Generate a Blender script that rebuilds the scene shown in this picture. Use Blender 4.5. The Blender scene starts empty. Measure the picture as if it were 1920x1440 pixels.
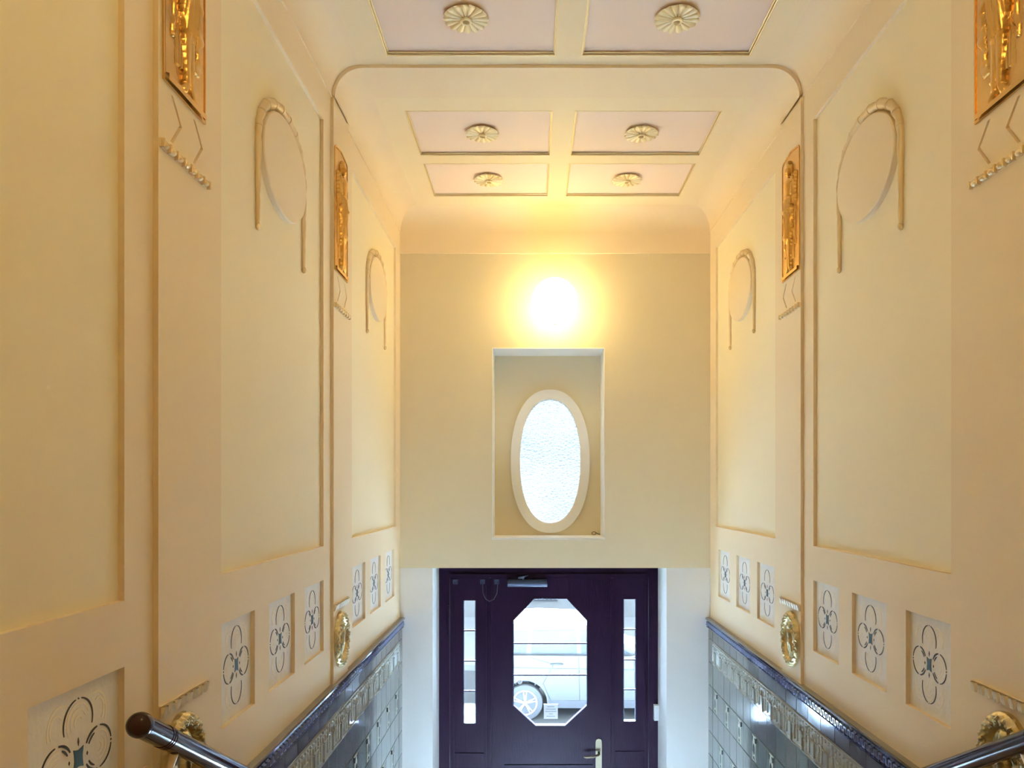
import bpy, bmesh, math, random
from mathutils import Vector, Matrix
from mathutils.geometry import tessellate_polygon
random.seed(4)
S = bpy.context.scene
C = S.collection
PI = math.pi

# ------------------------------------------------------------------ layout
EYE = 3.26              # eye height above the entrance floor
W = 1.2125              # half width of the stair hall
K = 1400 / 1300         # depth scale
def Y(v): return v * K
YE = Y(5.42)            # far wall
YD = YE / 0.935         # plane of the entrance door
YN = YE / 0.945         # back of the window niche
YB = -3.2               # wall behind the viewpoint
def Z(r): return EYE + r
CAMX = -0.179
ZC0, ZC1 = Z(2.01), Z(2.175)   # foot and head of the cove
CW = 0.15

# ------------------------------------------------------------------ camera
cam = bpy.data.cameras.new('camera')
cam.sensor_width = 36
cam.lens = 36 * 1400 / 1920
cam.shift_x = -38 / 1920
cam.shift_y = 197 / 1920
cam.clip_start = 0.05
co = bpy.data.objects.new('camera', cam)
co.location = (CAMX, 0, EYE)
co.rotation_euler = (PI / 2, 0, 0)
C.objects.link(co)
S.camera = co

# ------------------------------------------------------------------ world, light, exposure
w = bpy.data.worlds.new('sky')
S.world = w
w.use_nodes = True
bg = w.node_tree.nodes['Background']
bg.inputs[0].default_value = (0.66, 0.82, 1.0, 1)
bg.inputs[1].default_value = 1.8
S.view_settings.view_transform = 'Standard'
S.view_settings.look = 'None'
S.view_settings.gamma = 1
S.view_settings.use_curve_mapping = False
S.view_settings.exposure = 2.05
SUN = 195.0
SUN_EL = 44
LAMP = 4.5
LAMP_COL = (1.0, 0.77, 0.33)
LAMP2 = 6.6
S.cycles.use_denoising = True
S.cycles.max_bounces = 10
S.cycles.diffuse_bounces = 6
S.cycles.glossy_bounces = 4
S.cycles.transparent_max_bounces = 12
S.cycles.sample_clamp_indirect = 6
S.cycles.caustics_reflective = False
def portal(x, y, z, sx, sz):
    l = bpy.data.lights.new('daylight_portal', 'AREA')
    l.shape = 'RECTANGLE'; l.size = sx; l.size_y = sz
    l.cycles.is_portal = True
    o = bpy.data.objects.new('daylight_portal', l)
    o.location = (x, y, z)
    o.rotation_euler = (-PI / 2, 0, 0)
    C.objects.link(o)
sl = bpy.data.lights.new('sun', 'SUN')
sl.energy = SUN; sl.color = (0.49, 0.71, 1.0); sl.angle = 0.02
so = bpy.data.objects.new('sun', sl)
so.location = (0, 20, 18)
so.rotation_euler = (-math.radians(90 - SUN_EL), 0, 0)      # shines from the street into the hall
C.objects.link(so)
portal(CAMX + 0.145, YN + 0.12, Z(0.228), 0.62, 1.16)
portal(0.0, YD + 0.12, EYE - 1.45, 1.75, 1.2)

# ------------------------------------------------------------------ helpers
def setp(o, label=None, cat=None, group=None, kind=None):
    if label: o['label'] = label
    if cat: o['category'] = cat
    if group: o['group'] = group
    if kind: o['kind'] = kind
    return o

def empty(name, loc=(0, 0, 0), label=None, cat=None, group=None, kind=None):
    o = bpy.data.objects.new(name, None)
    o.empty_display_size = 0.05
    o.location = loc
    C.objects.link(o)
    return setp(o, label, cat, group, kind)

class MB:
    def __init__(s): s.v = []; s.f = []; s.m = []
    def add(s, vs, fs, mi=0):
        b = len(s.v)
        s.v += [tuple(x) for x in vs]
        s.f += [tuple(b + i for i in f) for f in fs]
        s.m += [mi] * len(fs)
        return s
    def box(s, x0, x1, y0, y1, z0, z1, mi=0):
        v = [(x, y, z) for x in (x0, x1) for y in (y0, y1) for z in (z0, z1)]
        return s.add(v, [(0, 1, 3, 2), (4, 6, 7, 5), (0, 4, 5, 1), (2, 3, 7, 6), (0, 2, 6, 4), (1, 5, 7, 3)], mi)
    def cham(s, x0, x1, y0, y1, z0, z1, c, mi=0):
        # box whose +x face is chamfered by c
        v = [(x0, y0, z0), (x0, y1, z0), (x0, y1, z1), (x0, y0, z1),
             (x1 - c, y0, z0), (x1 - c, y1, z0), (x1 - c, y1, z1), (x1 - c, y0, z1),
             (x1, y0 + c, z0 + c), (x1, y1 - c, z0 + c), (x1, y1 - c, z1 - c), (x1, y0 + c, z1 - c)]
        f = [(3, 2, 1, 0), (8, 9, 10, 11)]
        for i in range(4):
            j = (i + 1) % 4
            f.append((i, j, 4 + j, 4 + i)); f.append((4 + i, 4 + j, 8 + j, 8 + i))
        return s.add(v, f, mi)
    def poly(s, pts, holes, ax, d0, d1, mi=0):
        """flat plate with holes; pts are (a,b); ax='y': a=x,b=z extruded in y; 'x': a=y,b=z; 'z': a=x,b=y"""
        loops = [pts] + holes
        def P(a, b, d):
            return (a, d, b) if ax == 'y' else ((d, a, b) if ax == 'x' else (a, b, d))
        flat = [p for l in loops for p in l]
        tris = tessellate_polygon([[Vector((p[0], p[1], 0)) for p in l] for l in loops])
        n = len(flat)
        vs = [P(a, b, d0) for a, b in flat] + [P(a, b, d1) for a, b in flat]
        fs = [tuple(t) for t in tris] + [tuple(n + i for i in reversed(t)) for t in tris]
        o = 0
        for l in loops:
            k = len(l)
            for i in range(k):
                j = (i + 1) % k
                fs.append((o + i, o + j, n + o + j, n + o + i))
            o += k
        return s.add(vs, fs, mi)
    def tube(s, pts, rad, n=10, closed=False, caps=True, mi=0, up=None):
        pts = [Vector(p) for p in pts]
        m = len(pts)
        if not isinstance(rad, (list, tuple)): rad = [rad] * m
        b = len(s.v)
        u0 = None
        for i, p in enumerate(pts):
            if closed: t = pts[(i + 1) % m] - pts[i - 1]
            else: t = pts[min(i + 1, m - 1)] - pts[max(i - 1, 0)]
            t.normalize()
            if u0 is None:
                u0 = Vector(up) if up else (Vector((0, 0, 1)) if abs(t.z) < .9 else Vector((1, 0, 0)))
            u0 = (u0 - t * u0.dot(t)).normalized()
            v0 = t.cross(u0)
            for k in range(n):
                a = 2 * PI * k / n
                s.v.append(tuple(p + (u0 * math.cos(a) + v0 * math.sin(a)) * rad[i]))
        for i in range(m if closed else m - 1):
            j = (i + 1) % m
            for k in range(n):
                l = (k + 1) % n
                s.f.append((b + i * n + k, b + i * n + l, b + j * n + l, b + j * n + k)); s.m.append(mi)
        if caps and not closed:
            s.f.append(tuple(b + k for k in reversed(range(n)))); s.m.append(mi)
            s.f.append(tuple(b + (m - 1) * n + k for k in range(n))); s.m.append(mi)
        return s
    def lathe(s, prof, org, axis='z', n=24, mi=0):
        """prof (r,h) turned around an axis through org"""
        b = len(s.v); o = Vector(org); m = len(prof)
        for r, h in prof:
            for k in range(n):
                a = 2 * PI * k / n; c, d = r * math.cos(a), r * math.sin(a)
                if axis == 'z': q = (c, d, h)
                elif axis == 'y': q = (c, h, d)
                else: q = (h, c, d)
                s.v.append(tuple(o + Vector(q)))
        for i in range(m - 1):
            for k in range(n):
                l = (k + 1) % n
                s.f.append((b + i * n + k, b + i * n + l, b + (i + 1) * n + l, b + (i + 1) * n + k)); s.m.append(mi)
        s.f.append(tuple(b + k for k in range(n))); s.m.append(mi)
        s.f.append(tuple(b + (m - 1) * n + k for k in range(n))); s.m.append(mi)
        return s
    def ball(s, c, r, n=12, m=8, sc=(1, 1, 1), mi=0):
        b = len(s.v)
        for i in range(1, m):
            t = PI * i / m
            for k in range(n):
                a = 2 * PI * k / n
                s.v.append((c[0] + r * sc[0] * math.sin(t) * math.cos(a), c[1] + r * sc[1] * math.sin(t) * math.sin(a), c[2] + r * sc[2] * math.cos(t)))
        s.v.append((c[0], c[1], c[2] + r * sc[2])); s.v.append((c[0], c[1], c[2] - r * sc[2]))
        T = b + (m - 1) * n
        for i in range(m - 2):
            for k in range(n):
                l = (k + 1) % n
                s.f.append((b + i * n + k, b + (i + 1) * n + k, b + (i + 1) * n + l, b + i * n + l)); s.m.append(mi)
        for k in range(n):
            l = (k + 1) % n
            s.f.append((T, b + k, b + l)); s.m.append(mi)
            s.f.append((T + 1, b + (m - 2) * n + l, b + (m - 2) * n + k)); s.m.append(mi)
        return s
    def mesh(s, name, mats, mirror=False, smooth=None, recalc=True):
        me = bpy.data.meshes.new(name)
        vs = [(-x, y, z) for x, y, z in s.v] if mirror else s.v
        fs = [f[::-1] for f in s.f] if mirror else s.f
        me.from_pydata(vs, [], fs)
        if not isinstance(mats, (list, tuple)): mats = [mats]
        for m in mats: me.materials.append(m)
        if len(mats) > 1: me.polygons.foreach_set('material_index', s.m)
        if recalc:
            b = bmesh.new(); b.from_mesh(me)
            bmesh.ops.recalc_face_normals(b, faces=b.faces)
            b.to_mesh(me); b.free()
        if smooth:
            me.polygons.foreach_set('use_smooth', [True] * len(me.polygons))
            me.set_sharp_from_angle(angle=math.radians(smooth))
        me.update()
        return me
    def build(s, name, mats, parent=None, loc=(0, 0, 0), mirror=False, smooth=None, recalc=True):
        return link(name, s.mesh(name, mats, mirror, smooth, recalc), parent, loc)

def link(name, me, parent=None, loc=(0, 0, 0), rot=(0, 0, 0)):
    o = bpy.data.objects.new(name, me)
    o.location = loc; o.rotation_euler = rot
    if parent: o.parent = parent
    C.objects.link(o)
    return o

# ------------------------------------------------------------------ materials
def mat(name, col, rough=0.5, metal=0.0, bump=0.0, bscale=60, var=0.0, vscale=3, coat=0.0, spec=0.5, stretch=(1, 1, 1)):
    m = bpy.data.materials.new(name); m.use_nodes = True
    nt = m.node_tree; p = nt.nodes['Principled BSDF']
    p.inputs['Base Color'].default_value = (*col, 1)
    p.inputs['Roughness'].default_value = rough
    p.inputs['Metallic'].default_value = metal
    p.inputs['Coat Weight'].default_value = coat
    p.inputs['Coat Roughness'].default_value = 0.06
    p.inputs['Specular IOR Level'].default_value = spec
    tc = nt.nodes.new('ShaderNodeTexCoord')
    mp = nt.nodes.new('ShaderNodeMapping'); mp.inputs['Scale'].default_value = stretch
    nt.links.new(tc.outputs['Object'], mp.inputs[0])
    if var:
        n = nt.nodes.new('ShaderNodeTexNoise'); n.inputs['Scale'].default_value = vscale; n.inputs['Detail'].default_value = 5
        nt.links.new(mp.outputs[0], n.inputs['Vector'])
        r = nt.nodes.new('ShaderNodeMix'); r.data_type = 'RGBA'
        r.inputs[6].default_value = (*[c * (1 - var) for c in col], 1)
        r.inputs[7].default_value = (*[min(1, c * (1 + var)) for c in col], 1)
        nt.links.new(n.outputs[0], r.inputs[0]); nt.links.new(r.outputs[2], p.inputs['Base Color'])
    if bump:
        n = nt.nodes.new('ShaderNodeTexNoise'); n.inputs['Scale'].default_value = bscale; n.inputs['Detail'].default_value = 4
        nt.links.new(mp.outputs[0], n.inputs['Vector'])
        b = nt.nodes.new('ShaderNodeBump'); b.inputs['Strength'].default_value = bump; b.inputs['Distance'].default_value = 0.01
        nt.links.new(n.outputs[0], b.inputs['Height']); nt.links.new(b.outputs[0], p.inputs['Normal'])
    return m

M = {}
M['frame'] = mat('beige_plaster', (0.85, 0.70, 0.48), 0.6, bump=0.05, bscale=45, var=0.02)
M['panel'] = mat('cream_panel', (0.89, 0.79, 0.56), 0.6, bump=0.05, bscale=45, var=0.02)
M['farwall'] = mat('yellow_wall', (0.72, 0.62, 0.42), 0.6, bump=0.05, bscale=40, var=0.02)
M['white'] = mat('white_paint', (0.88, 0.88, 0.86), 0.5, bump=0.04, bscale=30)
M['ceil'] = mat('ceiling_plaster', (0.86, 0.73, 0.49), 0.6, bump=0.05, bscale=40, var=0.02)
M['coffer'] = mat('coffer_pink', (0.88, 0.73, 0.63), 0.6, bump=0.04, bscale=40)
M['gilt'] = mat('gilt_edge', (0.86, 0.72, 0.42), 0.28, metal=0.45, bump=0.25, bscale=90)
M['stencil'] = mat('grey_stencil_ground', (0.86, 0.84, 0.80), 0.6, bump=0.6, bscale=26, var=0.06, vscale=26, stretch=(1, 1, .6))
M['stroke'] = mat('pale_strokes', (0.92, 0.87, 0.76), 0.5)
M['ink'] = mat('dark_paint', (0.035, 0.03, 0.028), 0.5)
M['teal'] = mat('teal_paint', (0.03, 0.075, 0.085), 0.5)
M['gold'] = mat('gold_leaf', (0.64, 0.37, 0.10), 0.27, metal=0.85, bump=0.2, bscale=35, var=0.18, vscale=14)
M['palegold'] = mat('pale_gold', (0.86, 0.68, 0.40), 0.26, metal=0.35, bump=0.3, bscale=60, var=0.15, vscale=20)
M['oldgold'] = mat('bronzed_gold', (0.62, 0.50, 0.27), 0.28, metal=0.85, bump=0.3, bscale=50, var=0.2, vscale=25)
M['rosette'] = mat('rosette_cream', (0.88, 0.77, 0.50), 0.3, metal=0.15, bump=0.15, bscale=60)
M['leafgilt'] = mat('cream_gilt', (0.86, 0.76, 0.56), 0.28, metal=0.2)
M['rope'] = mat('rope_cream', (0.78, 0.62, 0.38), 0.35, metal=0.15, bump=0.1)
M['groove'] = mat('groove_shadow_grey', (0.55, 0.42, 0.22), 0.8)
M['tile'] = mat('grey_glazed_tile', (0.085, 0.082, 0.070), 0.16, bump=0.12, bscale=9, var=0.25, vscale=6, coat=0.4)
M['tile2'] = mat('green_grey_glazed_tile', (0.10, 0.115, 0.095), 0.16, bump=0.12, bscale=9, var=0.25, vscale=6, coat=0.4)
M['relieftile'] = mat('celadon_relief_tile', (0.40, 0.42, 0.38), 0.10, bump=0.08, bscale=20, var=0.15, vscale=12, coat=0.6)
M['tilewhite'] = mat('white_glaze', (0.78, 0.82, 0.72), 0.15, coat=0.5)
M['tileblack'] = mat('black_glaze', (0.008, 0.012, 0.010), 0.2, coat=0.3)
M['blue'] = mat('navy_glaze', (0.006, 0.014, 0.075), 0.10, bump=0.05, bscale=25, coat=0.8)
M['blueglint'] = mat('navy_glaze_glint', (0.24, 0.32, 0.55), 0.12, coat=0.6)  # keys paler than the navy glaze: its glints put into the colour
M['grout'] = mat('grout', (0.30, 0.28, 0.24), 0.9, bump=0.2)
M['mahogany'] = mat('dark_mahogany', (0.010, 0.003, 0.010), 0.42, bump=0.1, bscale=18, var=0.35, vscale=10, stretch=(6, 6, .6), spec=0.07)
M['railwood'] = mat('varnished_rail', (0.030, 0.008, 0.007), 0.14, spec=0.35, var=0.2, stretch=(4, .5, 4))
M['brass'] = mat('brass', (0.13, 0.105, 0.07), 0.5, metal=0.9)
M['steel'] = mat('grey_metal', (0.03, 0.035, 0.055), 0.45, metal=0.2, spec=0.2)
M['plastic'] = mat('white_plastic', (0.75, 0.77, 0.80), 0.4)
M['paper'] = mat('white_paper', (0.85, 0.86, 0.88), 0.7)
M['print'] = mat('grey_print', (0.35, 0.37, 0.42), 0.7)
M['floor'] = mat('stone_floor', (0.74, 0.73, 0.70), 0.4, bump=0.05, var=0.2)
M['step'] = mat('stone_step', (0.74, 0.73, 0.70), 0.5, bump=0.05, var=0.15)
M['street'] = mat('asphalt', (0.07, 0.07, 0.07), 0.8, bump=0.1, var=0.1)
M['kerb'] = mat('pavement', (0.2, 0.2, 0.2), 0.8, var=0.1)
M['facade'] = mat('pale_facade', (0.14, 0.14, 0.135), 0.8, var=0.06)
M['plinth'] = mat('grey_plinth', (0.15, 0.15, 0.15), 0.8, var=0.1)
M['carpaint'] = mat('silver_white_paint', (0.045, 0.045, 0.046), 0.35)
M['carglass'] = mat('car_glass', (0.02, 0.025, 0.03), 0.2, spec=0.25)
M['rubber'] = mat('rubber', (0.05, 0.05, 0.055), 0.7)
M['rim'] = mat('alloy_rim', (0.5, 0.52, 0.55), 0.3, metal=0.7)
M['red'] = mat('tail_light_red', (0.5, 0.12, 0.10), 0.2, coat=0.6)
M['dark'] = mat('dark_trim', (0.03, 0.03, 0.035), 0.5)
M['twig'] = mat('brown_curl', (0.10, 0.06, 0.03), 0.7)

def emis(name, col, st):
    m = bpy.data.materials.new(name); m.use_nodes = True
    p = m.node_tree.nodes['Principled BSDF']
    p.inputs['Base Color'].default_value = (0.9, 0.88, 0.82, 1)
    p.inputs['Emission Color'].default_value = (*col, 1)
    p.inputs['Emission Strength'].default_value = st
    return m
M['opal'] = emis('opal_globe', LAMP_COL, LAMP)
M['opal2'] = emis('opal_globe_added', (1.0, 0.74, 0.30), LAMP2)  # glow of the added ceiling globe

def glass_clear():
    m = bpy.data.materials.new('clear_glass'); m.use_nodes = True
    nt = m.node_tree; nt.nodes.clear()
    o = nt.nodes.new('ShaderNodeOutputMaterial'); mx = nt.nodes.new('ShaderNodeMixShader')
    t = nt.nodes.new('ShaderNodeBsdfTransparent'); t.inputs[0].default_value = (0.96, 0.98, 0.99, 1)
    g = nt.nodes.new('ShaderNodeBsdfGlossy'); g.inputs['Roughness'].default_value = 0.02
    lw_ = nt.nodes.new('ShaderNodeLayerWeight'); pw = nt.nodes.new('ShaderNodeMath'); pw.operation = 'POWER'; pw.inputs[1].default_value = 5
    ml = nt.nodes.new('ShaderNodeMath'); ml.operation = 'MULTIPLY_ADD'; ml.inputs[1].default_value = .9; ml.inputs[2].default_value = .03
    nt.links.new(lw_.outputs['Facing'], pw.inputs[0]); nt.links.new(pw.outputs[0], ml.inputs[0])
    nt.links.new(ml.outputs[0], mx.inputs[0]); nt.links.new(t.outputs[0], mx.inputs[1]); nt.links.new(g.outputs[0], mx.inputs[2])
    nt.links.new(mx.outputs[0], o.inputs[0])
    return m
M['glass'] = glass_clear()
def glass_obscured():
    m = bpy.data.materials.new('hammered_glass'); m.use_nodes = True
    nt = m.node_tree; nt.nodes.clear()
    L = nt.links.new
    o = nt.nodes.new('ShaderNodeOutputMaterial'); mx = nt.nodes.new('ShaderNodeMixShader'); mx.inputs[0].default_value = 0.12
    t = nt.nodes.new('ShaderNodeBsdfTranslucent')
    g = nt.nodes.new('ShaderNodeBsdfGlossy'); g.inputs['Roughness'].default_value = 0.1
    tc = nt.nodes.new('ShaderNodeTexCoord')
    mp = nt.nodes.new('ShaderNodeMapping'); mp.inputs['Scale'].default_value = (1, 1, 1.7)
    v = nt.nodes.new('ShaderNodeTexVoronoi'); v.inputs['Scale'].default_value = 46
    n = nt.nodes.new('ShaderNodeTexNoise'); n.inputs['Scale'].default_value = 2.2
    cr = nt.nodes.new('ShaderNodeMix'); cr.data_type = 'RGBA'
    cr.inputs[6].default_value = (0.0075, 0.0070, 0.0060, 1); cr.inputs[7].default_value = (0.016, 0.0143, 0.012, 1)
    b = nt.nodes.new('ShaderNodeBump'); b.inputs['Strength'].default_value = 1.0; b.inputs['Distance'].default_value = 0.006
    L(tc.outputs['Object'], mp.inputs[0]); L(mp.outputs[0], v.inputs['Vector']); L(tc.outputs['Object'], n.inputs['Vector'])
    L(v.outputs['Distance'], b.inputs['Height']); L(b.outputs[0], t.inputs['Normal']); L(b.outputs[0], g.inputs['Normal'])
    L(n.outputs[0], cr.inputs[0]); L(cr.outputs[2], t.inputs[0])
    L(t.outputs[0], mx.inputs[1]); L(g.outputs[0], mx.inputs[2]); L(mx.outputs[0], o.inputs[0])
    return m
M['obscured'] = glass_obscured()

# ------------------------------------------------------------------ plan of the long walls (depth from the viewpoint, in metres)
PIL = [Y(3.555), Y(1.889), Y(0.223)]       # near edges of the pilasters
PW = Y(0.275)                              # pilaster width
PD = 0.015                                 # pilaster projection
REC = 0.016                                # recess of the tall panels
PANELS = [(Y(3.97), Y(5.255)), (Y(2.303), Y(3.432)), (Y(0.637), Y(1.757))]
PZ = (Z(-0.283), Z(1.83))
ST = [[(3.985, 4.29), (4.43, 4.73), (4.885, 5.19)], [(2.305, 2.583), (2.722, 3.018), (3.148, 3.434)], [(0.64, 0.93), (1.03, 1.32), (1.42, 1.757)]]
STENCILS = [(Y(a), Y(b)) for g in ST for a, b in g]
SZ = (Z(-0.80), Z(-0.45))
DADO = Z(-1.0)

# stairs and floors
LAND = 1.66; NS = 10; GO = 0.29; SY0 = 1.85; SY1 = SY0 + (NS) * GO
fl = MB().box(-W - .3, W + .3, SY0 - .02, YD + .35, -0.2, 0).build('floor', M['floor']); setp(fl, kind='structure')
ld = MB().box(-W - .0, W + .0, YB, SY0, 0, LAND).build('floor_landing', M['floor']); setp(ld, kind='structure')
stair = empty('stone_staircase', (0, SY0, 0), 'pale stone staircase descending between the tiled walls to the entrance door', 'staircase')
for i in range(NS - 1):
    top = LAND - (i + 1) * LAND / NS
    b = MB().box(-W + .025, W - .025, i * GO, (i + 1) * GO, 0.0, top - .03)
    b.box(-W + .025, W - .025, i * GO, (i + 1) * GO + .025, top - .03, top)
    b.build('step', M['step'], stair)

def wall_grid(openings, y0, y1, z0, z1, depth):
    ys = sorted({y0, y1, *[o[0] for o in openings], *[o[1] for o in openings]})
    zs = sorted({z0, z1, *[o[2] for o in openings], *[o[3] for o in openings]})
    m = MB()
    def inside(a, b):
        return any(o[0] < a < o[1] and o[2] < b < o[3] for o in openings)
    for i in range(len(ys) - 1):
        for j in range(len(zs) - 1):
            if not inside((ys[i] + ys[i + 1]) / 2, (zs[j] + zs[j + 1]) / 2):
                m.add([(0, ys[i], zs[j]), (0, ys[i + 1], zs[j]), (0, ys[i + 1], zs[j + 1]), (0, ys[i], zs[j + 1])], [(0, 1, 2, 3)])
    for a, b, c, d in openings:
        q = [(a, c), (b, c), (b, d), (a, d)]
        for i in range(4):
            p, r = q[i], q[(i + 1) % 4]
            m.add([(0, *p), (0, *r), (-depth, *r), (-depth, *p)], [(0, 1, 2, 3)])
    # body behind the face
    m.add([(0, y0, z0), (0, y1, z0), (0, y1, z1), (0, y0, z1), (-.3, y0, z0), (-.3, y1, z0), (-.3, y1, z1), (-.3, y0, z1)],
          [(4, 5, 6, 7), (0, 1, 5, 4), (3, 2, 6, 7), (0, 3, 7, 4), (1, 2, 6, 5)])
    return m

def arc(cx, cz, rx, rz, a0, a1, wd, n=14, x=0.0012, t=0.0012):
    """flat stroke in the wall plane (y,z)"""
    vs = []; fs = []
    for i in range(n + 1):
        a = math.radians(a0 + (a1 - a0) * i / n)
        tap = wd * (0.55 + 0.45 * math.sin(PI * i / n))
        for s_ in (-1, 1):
            y = cx + (rx + s_ * tap / 2) * math.cos(a); z = cz + (rz + s_ * tap / 2) * math.sin(a)
            vs.append((x, y, z)); vs.append((x - t, y, z))
    for i in range(n):
        b = i * 4
        fs += [(b, b + 2, b + 6, b + 4), (b, b + 4, b + 5, b + 1), (b + 2, b + 3, b + 7, b + 6)]
    return vs, fs

def motif_mesh(sx):
    m = MB()
    for cx, cz, rx, rz, tip in ((0, .083, .050, .055, 90), (0, -.083, .050, .055, 270), (.071, 0, .049, .051, 0), (-.071, 0, .049, .051, 180)):
        half = 108 if tip in (90, 270) else 142
        if tip in (90, 270):
            m.add(*arc(cx * sx, cz, rx * sx, rz, tip + 10, tip + half, .0048))
            m.add(*arc(cx * sx, cz, rx * sx, rz, tip - half, tip - 10, .0048))
            m.add(*arc(cx * sx, cz, rx * sx, rz, tip - 3, tip + 3, .004, 3))
        else:
            for s_ in (-1, 1):
                m.add(*arc(cx * sx, cz, rx * sx, rz, tip + s_ * 8, tip + s_ * 84, .0048))
                m.add(*arc(cx * sx, cz, rx * sx, rz, tip + s_ * 95, tip + s_ * 152, .0062, 10))
                m.add(*arc(cx * sx, cz, (rx - .010) * sx, rz - .010, tip + s_ * 112, tip + s_ * 152, .005, 8))
            m.add(*arc(cx * sx, cz, rx * sx, rz, tip - 3, tip + 3, .004, 3))
    # drops round the centre
    for dy, dz in ((0, .038), (0, -.038), (.031, 0), (-.031, 0)):
        pts = [(dy * sx - .003, dz), (dy * sx, dz - .010 if dy == 0 else dz - .005), (dy * sx + .003, dz), (dy * sx, dz + .010 if dy == 0 else dz + .005)]
        m.poly(pts, [], 'x', 0, .0012)
    # concave dark square
    pts = []
    q = .017; r = .024
    for (ay, az), (by, bz) in (((-q, -r), (q, -r)), ((q, -r), (q, r)), ((q, r), (-q, r)), ((-q, r), (-q, -r))):
        for i in range(5):
            t = i / 5; y = ay + (by - ay) * t; z = az + (bz - az) * t
            k = 1 - .20 * math.sin(PI * t)
            pts.append((y * k * sx, z * k))
    m.poly(pts, [], 'x', 0, .0015, mi=1)
    return m

def stroke_mesh(sx):
    m = MB()
    for q in (-1, 1):
        for r_ in (.013, .026, .038):
            m.add(*arc(q * .071 * sx, 0, r_ * sx, r_ * 1.05, 90 - q * 90 - 115, 90 - q * 90 + 60 + r_ * 900, .0055, 10, .0008, .0008))
            m.add(*arc(0, q * .083, r_ * sx, r_ * 1.15, q * 90 - 70, q * 90 + 120, .0055, 10, .0008, .0008))
        for p in (-1, 1):
            m.add(*arc(q * .060 * sx, p * .085, .040 * sx, .052, math.degrees(math.atan2(p, q)) - 75, math.degrees(math.atan2(p, q)) + 60, .008, 10, .0008, .0008))
            m.add(*arc(q * .072 * sx, p * .090, .020 * sx, .030, math.degrees(math.atan2(p, q)) - 100, math.degrees(math.atan2(p, q)) + 80, .007, 10, .0008, .0008))
    return m

def sd_cap(px, py, ax, ay, bx, by, ra, rb):
    dx, dy = bx - ax, by - ay
    t = max(0, min(1, ((px - ax) * dx + (py - ay) * dy) / (dx * dx + dy * dy + 1e-12)))
    d = math.hypot(px - ax - t * dx, py - ay - t * dy)
    r = ra + (rb - ra) * t
    return d, r
def cap_h(px, py, caps):
    """height of a set of tapered limbs (ax,ay,bx,by,ra,rb,lift)"""
    h = 0
    for ax, ay, bx, by, ra, rb, lift in caps:
        d, r = sd_cap(px, py, ax, ay, bx, by, ra, rb)
        if d < r:
            e = math.sqrt(1 - (d / r) ** 2)
            hh = lift * min(1, e * 3) + r * e * .95
            if hh > h: h = hh
    return h

def figure_height(u, v):
    """relief of a standing draped woman; u across (+ = away from the entrance end), v up, metres from the plaque's foot centre; height .60"""
    u = -u
    # u now: + towards the viewer's end of the hall (the instrument side)
    body = [
        (-.004, .548, .002, .566, .026, .025, .012),        # head
        (-.006, .578, -.012, .592, .022, .018, .012),       # headdress
        (-.026, .560, -.030, .545, .012, .010, .006),       # hair knot
        (-.004, .520, -.002, .540, .013, .013, .010),       # neck
        (-.034, .492, .030, .490, .020, .020, .008),        # shoulders
        (0, .480, 0, .410, .040, .031, .010),               # chest
        (0, .410, .002, .345, .031, .043, .010),            # waist to hip
        (-.020, .340, -.012, .185, .034, .022, .010),       # thigh
        (.022, .340, .016, .190, .035, .023, .014),         # thigh
        (-.012, .185, -.024, .045, .021, .012, .008),       # shin
        (.016, .190, .008, .050, .022, .012, .012),         # shin
        (-.024, .040, -.044, .022, .012, .011, .008),       # foot
        (.008, .042, .020, .022, .012, .011, .010),         # foot
        (-.048, .488, -.052, .408, .016, .013, .008),       # upper arm, far side
        (-.052, .408, .020, .440, .013, .009, .020),        # forearm across
        (.044, .486, .058, .415, .016, .013, .010),         # upper arm, near side
        (.058, .415, .054, .478, .013, .009, .020),         # forearm raised
        (.054, .478, .052, .500, .010, .008, .022),         # hand
    ]
    inst = [(.050, .520, .072, .395, .007, .007, .014), (.088, .515, .072, .395, .007, .007, .012), (.050, .505, .088, .505, .005, .005, .012),
            (.072, .395, .070, .365, .016, .010, .010), (.056, .395, .056, .505, .002, .002, .008), (.066, .395, .068, .505, .002, .002, .008), (.076, .395, .078, .505, .002, .002, .008)]
    h = cap_h(u, v, body + inst)
    # drapery: skirt falling behind the legs and a long scarf on the far side
    d = 0
    if .075 < v < .40:
        c = -.004 + .010 * math.sin(v * 14)
        wd = .040 + (.40 - v) * .055
        q = abs(u - c) / wd
        if q < 1:
            fold = .5 + .5 * math.sin(u * 520 + v * 22 + 3 * math.sin(v * 17))
            d = .010 + .009 * fold * (1 - q * q)
    if .11 < v < .43:
        c = -.070 - .020 * math.sin((v - .11) * 9) + .006 * math.sin(v * 75)
        q = abs(u - c) / (.014 + .006 * math.sin(v * 60))
        if q < 1:
            d = max(d, .009 + .014 * math.sqrt(1 - q * q) * (.7 + .3 * math.sin(v * 120)))
    if .14 < v < .37:
        c = .082 - .016 * math.sin((v - .14) * 13) + .005 * math.sin(v * 85)
        q = abs(u - c) / (.009 + .004 * math.sin(v * 70))
        if q < 1:
            d = max(d, .006 + .012 * math.sqrt(1 - q * q))
    # girdle and cloak hem
    if abs(v - (.335 + 1.2 * u * u * 10 * .3)) < .007 and abs(u) < .050: h += .007
    if abs(v - (.41)) < .005 and abs(u) < .033: h += .004
    # face
    if v > .53:
        for ex in (-.009, .009):
            if math.hypot(u + .001 - ex, (v - .560)) < .0045: h -= .004
        if abs(u + .001) < .003 and .546 < v < .560: h += .005
        if abs(u + .001) < .008 and abs(v - .540) < .0022: h -= .003
    if h > 0 and v < .40 and v > .19:
        h += .0035 * math.sin(u * 430 + v * 30)
    # the little ledge under the feet
    if v < .018: return max(h * .5, .010)
    return max(h * .70, d * .38)

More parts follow.
